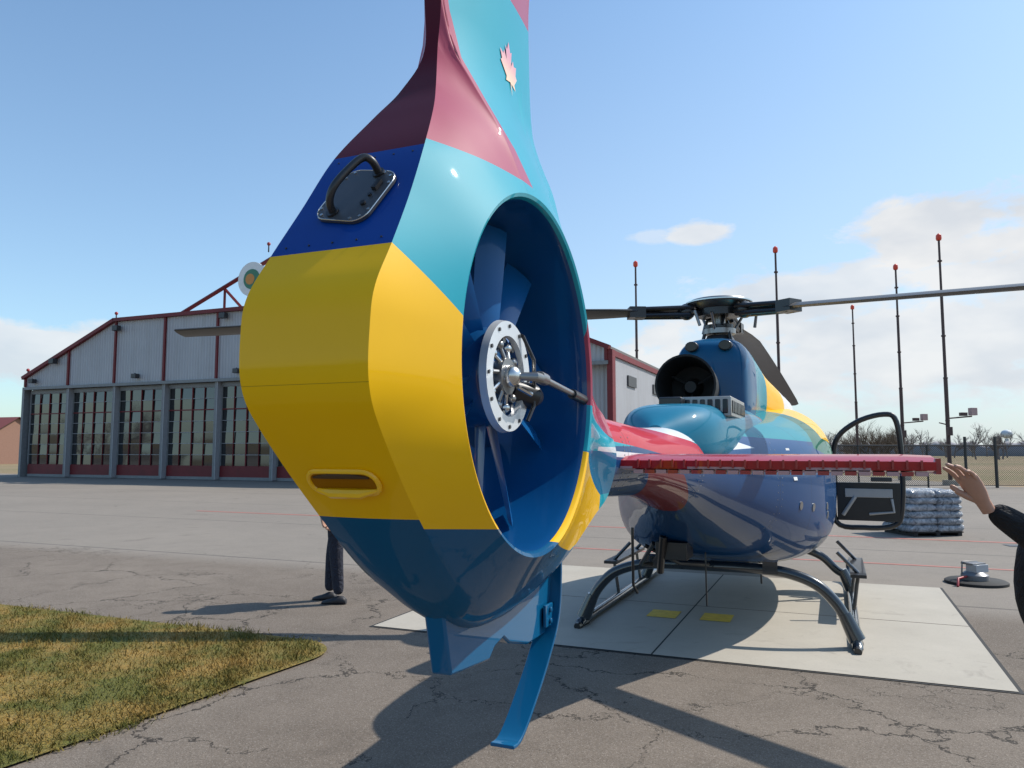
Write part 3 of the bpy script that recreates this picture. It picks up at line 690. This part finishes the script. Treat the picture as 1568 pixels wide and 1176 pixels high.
mastm=M_('mast_dark_steel',(.08,.05,.045),.5,.3); lampm=M_('red_beacon_glass',(.65,.05,.02),.3); lhm=M_('lamp_housing_pale',(.45,.3,.28),.5)
for (px,topz,y,arm) in((973,11.9,41.3,0),(1187,11.9,38.3,0),(1305,11.9,54,0),(1371,11.9,42,1),(1437,11.9,36,1)):
    yt=y; zt=topz-1.6; D=yt*.9963+zt*.0863; x=(px-784)/1178*D
    e=empty('beacon_mast',(x,y,0)); mb=MB()
    mb.tube([(0,0,0),(0,0,5),(0,0,5.01),(0,0,9),(0,0,9.01),(0,0,topz-.3)],[.095,.09,.072,.068,.055,.05],10,0)
    mb.box((0,0,.12),(.5,.5,.24),2)
    for z_ in(3,5,7,9,10.6): mb.disc((0,0,z_),(0,0,1),.10,.08,12,0)
    if arm:
        mb.tube([(0,0,3.1),(1.15,0,3.2)],.035,8,0); mb.tube([(0,0,2.8),(-.4,0,2.9)],.03,8,0)
        mb.box((1.2,0,3.42),(.28,.28,.35),1); mb.box((.75,0,3.3),(.3,.2,.16),0); mb.box((-.0,-.15,2.5),(.2,.15,.4),0)
    mb.build('mast_pole',[mastm,lhm,concrete],e,bevel=.01)
    mb=MB(); mb.tube([(0,0,topz-.3),(0,0,topz-.22),(0,0,topz-.05),(0,0,topz+.03)],[.10,.13,.12,.04],12,0); mb.build('beacon',[lampm],e)

fe=empty('chain_link_fence',(0,0,0)); mb=MB()
x0,x1,fy=12,75,33.5
for k in range(22):
    x=x0+k*3.0; mb.tube([(x,fy,0),(x,fy,1.85)],.04,8,0)
mb.tube([(x0,fy,1.82),(x1,fy,1.82)],.03,8,0); mb.tube([(x0,fy,.1),(x1,fy,.1)],.015,6,0)
for x in (19.6,20.9): mb.tube([(x,fy-.1,0),(x,fy-.1,2.2)],.06,8,0)
mb.build('posts_and_rails',[M_('black_vinyl',(.02,.022,.022),.5)],fe)
m,nt,b=bsdf_mat('chain_link_mesh'); v=objvec(nt)
mp=nt.nodes.new('ShaderNodeMapping'); mp.inputs['Rotation'].default_value=(0,R(45),0); nt.links.new(v,mp.inputs[0])
w1=nt.nodes.new('ShaderNodeTexWave'); w1.bands_direction='X'; w1.inputs['Scale'].default_value=5; nt.links.new(mp.outputs[0],w1.inputs[0])
w2=nt.nodes.new('ShaderNodeTexWave'); w2.bands_direction='Z'; w2.inputs['Scale'].default_value=5; nt.links.new(mp.outputs[0],w2.inputs[0])
al=math_node(nt,'GREATER_THAN',math_node(nt,'MAXIMUM',w1.outputs[1],w2.outputs[1]),.93); nt.links.new(al,b.inputs['Alpha']); b.inputs['Base Color'].default_value=(.02,.02,.02,1)
mb=MB(); mb.add([(x0,fy+.03,.1),(x1,fy+.03,.1),(x1,fy+.03,1.82),(x0,fy+.03,1.82)],[(0,1,2,3)]); mb.build('mesh_panel',[m],fe,smooth=False)

def branch(mb,p,d,L,r,lv,rg,spread=.55,rmin=.012):
    n=3; pts=[p.copy()]
    for k in range(n):
        d=(d+Vector((rg.uniform(-1,1),rg.uniform(-1,1),rg.uniform(-.3,.6)))*.16).normalized(); pts.append(pts[-1]+d*L/n)
    if lv>=2:
        mb.tube(pts,[r*(1-.45*k/n) for k in range(n+1)],5 if lv>3 else 3,0,cap=False)
    else:
        sd_=d.cross(Vector((rg.uniform(-1,1),rg.uniform(-1,1),rg.uniform(-1,1)))).normalized()*r
        mb.add([pts[0]-sd_,pts[0]+sd_,pts[-1]+sd_*.3,pts[-1]-sd_*.3],[(0,1,2,3)])
    if lv==0: return
    nb_=rg.choice((3,4)) if lv>1 else 4
    for k in range(nb_):
        t=rg.uniform(.35,1); q=pts[min(n,int(t*n))]
        dd=(d+Vector((rg.uniform(-1,1),rg.uniform(-1,1),rg.uniform(-.5,.7)))*spread*1.5).normalized()
        branch(mb,q,dd,L*rg.uniform(.6,.8),max(r*.55,rmin),lv-1,rg,spread,rmin)
mb=MB(); rg=random.Random(5)
for k in range(13):
    branch(mb,Vector((rg.uniform(-1.8,1.8),rg.uniform(-1,1),0)),Vector((rg.uniform(-.6,.6),rg.uniform(-.4,.4),1)).normalized(),2.1,.06,4,rg,.55,.010)
ob=mb.build('bare_tree',[M_('bark',(.14,.105,.075),.9)],smooth=False); ob.location=(27.2,58,0)
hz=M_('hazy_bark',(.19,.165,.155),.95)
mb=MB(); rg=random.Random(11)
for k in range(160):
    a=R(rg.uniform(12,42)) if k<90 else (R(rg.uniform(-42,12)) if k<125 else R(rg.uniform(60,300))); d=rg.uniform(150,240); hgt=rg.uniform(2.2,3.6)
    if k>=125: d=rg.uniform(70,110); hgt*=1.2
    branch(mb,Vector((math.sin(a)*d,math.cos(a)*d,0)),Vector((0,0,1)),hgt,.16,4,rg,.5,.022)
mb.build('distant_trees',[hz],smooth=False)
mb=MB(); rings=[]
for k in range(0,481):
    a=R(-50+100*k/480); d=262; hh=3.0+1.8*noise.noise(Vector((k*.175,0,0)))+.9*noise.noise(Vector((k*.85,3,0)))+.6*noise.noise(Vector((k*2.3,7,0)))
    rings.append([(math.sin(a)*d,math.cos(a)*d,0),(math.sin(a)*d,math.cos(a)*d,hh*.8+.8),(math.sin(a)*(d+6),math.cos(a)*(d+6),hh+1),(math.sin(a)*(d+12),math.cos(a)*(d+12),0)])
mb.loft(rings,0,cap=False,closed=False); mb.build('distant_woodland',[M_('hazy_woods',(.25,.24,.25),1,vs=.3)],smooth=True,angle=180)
e=empty('water_tower',(385,600,0)); mb=MB(); mb.tube([(0,0,0),(0,0,3),(0,0,11)],[2.2,1.2,1.2],12,0); mb.sphere((0,0,14.5),4.2,0,sc=(1,1,.8)); mb.build('tank_and_column',[M_('pale_blue_paint',(.5,.55,.6),.6)],e)

e=empty('wrapped_pallet',(7.90,15.0,0),R(8)) 
m,nt,b=bsdf_mat('plastic_wrap'); v=objvec(nt); nn=noise_node(nt,v,7,6,.7,1.5)
nt.links.new(mix_col(nt,ramp(nt,nn,.35,.65),(.10,.12,.15),(.50,.53,.58)),b.inputs['Base Color']); b.inputs['Roughness'].default_value=.2; bump(nt,b,nn,1,.05)
mb=MB()
for k in range(5): mb.box((0,-.40+.20*k,.075),(1.05,.09,.02),0)
for x in(-.45,0,.45): mb.box((x,0,.035),(.08,.9,.06),0)
mb.build('pallet',[M_('dark_pallet_wood',(.025,.022,.02),.8)],e,smooth=False)
rg=random.Random(3); mb=MB()
for lv in range(6):
    for ix in(-1,1):
        for iy in(-1,1):
            cx,cy,cz=ix*.26+rg.uniform(-.03,.03),iy*.23,.15+lv*.128
            rr=[]
            for z_,q in((-.068,.82),(-.045,.97),(0,1.03),(.045,.97),(.068,.82)):
                rr.append([(cx+x*q*rg.uniform(.95,1.05),cy+y*q*rg.uniform(.95,1.05),cz+z_+rg.uniform(-.012,.012)) for x,y in rrect(.28,.25,.09,3)])
            mb.loft(rr,0)
mb.build('wrapped_bags',[m],e,angle=70)
e=empty('landing_pad_light',(5.6,9.45,0),R(20)); mb=MB()
mb.tube([(0,0,.004),(0,0,.035),(0,0,.05)],[.34,.34,.31],36,0); mb.build('rubber_base',[rubber],e)
mb=MB(); mb.tube([(-.02,0,.05),(-.02,0,.11),(-.02,0,.15)],[.15,.15,.10],20,0); mb.box((.0,-.02,.19),(.2,.14,.09),1); mb.box((0,.03,.24),(.22,.16,.02),0)
mb.tube([(-.12,0,.1),(-.35,-.05,.09),(-.42,-.1,.01)],.015,8,2); mb.tube([(.12,.08,.06),(.12,.08,.25),(-.12,.08,.26),(-.14,.08,.06)],.010,8,0)
mb.build('lamp_body',[M_('lamp_grey',(.18,.18,.19),.4,.3),M_('lamp_lens',(.4,.42,.45),.15),redp],e,bevel=.012)
sheet('drain_grate',[(8.3,13.0),(9.2,12.8),(9.25,13.1),(8.35,13.3)],.010,dkgrey)

# ================================================================== PEOPLE
def skinobj(name,V_,E_,root,mats,parent,sub=2):
    keys=list(V_.keys()); me=bpy.data.meshes.new(name); me.from_pydata([V_[k][0] for k in keys],[(keys.index(a),keys.index(b)) for a,b in E_],[])
    ob=bpy.data.objects.new(name,me); COL.objects.link(ob); ob.parent=parent
    sk_=ob.modifiers.new('skin','SKIN'); sk_.use_smooth_shade=True
    for i,k in enumerate(keys):
        r=V_[k][1]; r=(r,r) if not isinstance(r,tuple) else r
        me.skin_vertices[0].data[i].radius=r; me.skin_vertices[0].data[i].use_root=(k==root)
    s=ob.modifiers.new('sub','SUBSURF'); s.levels=s.render_levels=sub
    me.materials.append(mats); return ob
def hand(name,M,parent,mat,curl=.35,mirror=1,spread=.1):
    mb=MB(); X=mirror
    rr=[]
    for y,w_,t in((-.06,.025,.020),(-.02,.027,.019),(.02,.038,.019),(.055,.043,.016),(.085,.043,.012),(.098,.038,.009)):
        rr.append([(X*w_*math.copysign(abs(math.cos(a))**.8,math.cos(a)),y,t*math.sin(a)) for a in [2*math.pi*k/20 for k in range(20)]])
    mb.loft(rr,0,M=M)
    for i,(x,L,y0,r) in enumerate(((-.032,.074,.084,.0086),(-.011,.083,.090,.0090),(.011,.077,.088,.0086),(.031,.060,.080,.0076))):
        p=Vector((X*x,y0-.02,0)); d_ang=0; sa_=X*x/.03*spread; pts=[p.copy()]; rad=[r]
        for seg_,(ln_,cv) in enumerate(((.70,.25),(.32,.6),(.25,.45))):
            d_ang+=cv*curl*(1+.25*i)
            d=Vector((math.sin(sa_),math.cos(sa_)*math.cos(d_ang),-math.sin(d_ang)))
            for q in range(2): p=p+d*(L*ln_/2); pts.append(p.copy()); rad.append(r*(1-.08*(seg_+q/2))*(1.08 if q==1 and seg_<2 else 1))
        pts.append(p+d*.005); rad.append(r*.5)
        mb.tube(pts,rad,10,0,M=M)
    pts=[Vector((X*-.012,-.010,-.003)),Vector((X*-.034,.02,-.012)),Vector((X*-.052,.048,-.020)),Vector((X*-.058,.074,-.024)),Vector((X*-.059,.081,-.025))]
    mb.tube(pts,[.013,.0135,.011,.0095,.005],10,0,M=M)
    return mb.build(name,mat,parent,angle=80)
def head(parent,c,face,mat,hair):
    c=Vector(c); f=Vector((face[0],face[1],0)).normalized(); r=Vector((-f.y,f.x,0)).normalized()
    Mh=Matrix(((r.x,f.x,0,c.x),(r.y,f.y,0,c.y),(0,0,1,c.z),(0,0,0,1)))
    mb=MB(); rings=[]
    for z,w_,fr_,bk in((-.13,.03,.05,.0),(-.115,.045,.085,.03),(-.08,.06,.095,.06),(-.04,.068,.092,.085),(0,.074,.094,.098),(.04,.076,.095,.10),(.08,.068,.08,.09),(.105,.05,.055,.065),(.12,.02,.02,.03)):
        rings.append([(w_*math.cos(a),(fr_ if math.sin(a)>0 else bk)*math.sin(a),z) for a in [2*math.pi*k/24 for k in range(24)]])
    mb.loft(rings,0,M=Mh)
    mb.tube([(0,.09,.01),(0,.105,-.015),(0,.118,-.04),(0,.095,-.05)],[.006,.009,.013,.008],8,0,M=Mh)
    for s_ in(-1,1):
        mb.sphere((s_*.078,-.005,-.01),.03,0,10,8,sc=(.3,.6,1),M=Mh); mb.sphere((s_*.03,.087,.0),.0125,2,10,8,M=Mh); mb.sphere((s_*.03,.097,.0),.006,3,8,6,M=Mh)
        mb.tube([(s_*.045,.088,.02),(s_*.015,.097,.022)],.004,6,1,M=Mh)
    mb.tube([(-.022,.092,-.075),(0,.099,-.073),(.022,.092,-.075)],[.003,.006,.003],8,4,M=Mh)
    rings=[]
    for z,w_,fr_,bk in((-.06,.07,-.02,.09),(0,.082,.0,.108),(.04,.084,.06,.112),(.07,.08,.09,.105),(.10,.062,.075,.085),(.128,.025,.03,.04)):
        rings.append([(w_*math.cos(a),(fr_ if math.sin(a)>0 else bk)*math.sin(a),z) for a in [2*math.pi*k/24 for k in range(24)]])
    mb.loft(rings,1,M=Mh)
    mb.tube([(0,-.02,-.2),(0,-.01,-.08)],[.058,.052],14,0,M=Mh)
    mb.build('head',[mat,hair,white,black,M_('lips',(.4,.15,.12),.5)],parent,angle=60)
hairm=M_('hair',(.03,.02,.012),.6,bmp=.5)
def person_cloth(name,top,bottom,zsplit):
    m,nt,b=bsdf_mat(name); v=objvec(nt); sp=nt.nodes.new('ShaderNodeSeparateXYZ'); nt.links.new(v,sp.inputs[0])
    f=math_node(nt,'LESS_THAN',sp.outputs[2],zsplit); nt.links.new(mix_col(nt,f,top,bottom),b.inputs['Base Color']); b.inputs['Roughness'].default_value=.85; bump(nt,b,noise_node(nt,v,14,4,.6,1.5),1,.04); return m
def shoes(parent,feet,dirn,mat):
    mb=MB(); d=Vector((dirn[0],dirn[1],0)).normalized(); r=Vector((-d.y,d.x,0))
    for f_ in feet:
        f_=Vector(f_); rings=[]
        for y,w_,h_ in((-.09,.028,.06),(-.06,.04,.085),(0,.042,.09),(.07,.045,.06),(.13,.045,.045),(.17,.025,.03)):
            rings.append([f_+d*y+r*(w_*math.cos(a))+Vector((0,0,max(.0,h_*.5+h_*.5*math.sin(a)))) for a in [2*math.pi*k/14 for k in range(14)]])
        mb.loft(rings,0)
    mb.build('shoes',mat,parent,angle=60)

e=empty('standing_man',(-1.86,8.30,0))
V_={'pel':((0,0,.93),(.13,.14)),'sp':((0,.0,1.1),(.12,.14)),'ch':((0,.0,1.3),(.13,.16)),'nk':((0,0,1.46),.07),
'shL':((0,-.17,1.39),.07),'elL':((.02,-.22,1.10),.05),'wrL':((-.10,-.20,.92),.034),
'shR':((0,.17,1.39),.07),'elR':((.02,.23,1.10),.05),'wrR':((-.10,.20,.92),.034),
'hL':((0,-.09,.86),.10),'kL':((.015,-.10,.49),.078),'aL':((.05,-.10,.09),.058),
'hR':((0,.09,.86),.10),'kR':((-.07,.10,.49),.078),'aR':((-.10,.12,.09),.058)}
E_=[('pel','sp'),('sp','ch'),('ch','nk'),('ch','shL'),('shL','elL'),('elL','wrL'),('ch','shR'),('shR','elR'),('elR','wrR'),('pel','hL'),('hL','kL'),('kL','aL'),('pel','hR'),('hR','kR'),('kR','aR')]
skinobj('body',V_,E_,'pel',person_cloth('jacket_and_jeans',(.12,.02,.02),(.018,.022,.04),.86),e)
head(e,(0,0,1.64),(-1,.3),skin,hairm)
for sy,nm in((-1,'hand_left'),(1,'hand_right')):
    Mh=Matrix.Translation((-.11,sy*.20,.90))@Matrix.Rotation(R(70),4,'Z')@Matrix.Rotation(R(-110),4,'X')
    hand(nm,Mh,e,skin,.8,sy)
shoes(e,[(.04,-.10,0),(-.11,.12,0)],(-1,.1),M_('shoe_leather',(.02,.02,.025),.6))

e=empty('man_touching_stabilizer',(0,0,0))
bx,by=2.115,3.02
V_={'pel':((bx+.02,by,.93),(.16,.17)),'sp':((bx-.01,by,1.1),(.17,.17)),'ch':((bx+.02,by,1.27),(.15,.18)),'nk':((bx+.08,by,1.47),.07),
'shL':((bx+.07,by-.16,1.37),.085),'elL':((bx-.04,by-.22,1.17),.082),'fL':((bx-.18,by-.17,1.27),.064),'wrL':((1.785,2.91,1.388),.042),
'shR':((bx+.10,by+.18,1.38),.075),'elR':((bx+.22,by+.24,1.10),.055),'wrR':((bx+.20,by+.22,.86),.036),
'hL':((bx+.04,by-.09,.86),.10),'kL':((bx+.03,by-.11,.49),.068),'aL':((bx+.06,by-.12,.09),.05),
'hR':((bx+.04,by+.09,.86),.10),'kR':((bx+.03,by+.11,.49),.068),'aR':((bx+.08,by+.12,.09),.05)}
E_=[('pel','sp'),('sp','ch'),('ch','nk'),('ch','shL'),('shL','elL'),('elL','fL'),('fL','wrL'),('ch','shR'),('shR','elR'),('elR','wrR'),('pel','hL'),('hL','kL'),('kL','aL'),('pel','hR'),('hR','kR'),('kR','aR')]
skinobj('body',V_,E_,'pel',person_cloth('black_jacket',(.010,.010,.012),(.02,.022,.03),.80),e)
head(e,(bx+.09,by,1.65),(-1,-.1),skin,hairm)
Yd=Vector((-.52,.0,.85)).normalized(); Zd=Vector((.80,.45,.40)); Zd=(Zd-Yd*Zd.dot(Yd)).normalized(); Xd=Yd.cross(Zd)
wp=Vector((1.752,2.905,1.425))
Mh=Matrix(((Xd.x,Yd.x,Zd.x,wp.x),(Xd.y,Yd.y,Zd.y,wp.y),(Xd.z,Yd.z,Zd.z,wp.z),(0,0,0,1)))
hand('hand_left',Mh,e,skin,.45,-1,.10)
Mh=Matrix.Translation((bx+.20,by+.22,.84))@Matrix.Rotation(R(-160),4,'X'); hand('hand_right',Mh,e,skin,.8,1)
shoes(e,[(bx+.03,by-.12,0),(bx+.05,by+.12,0)],(-1,0),M_('boot_leather',(.02,.02,.02),.6))
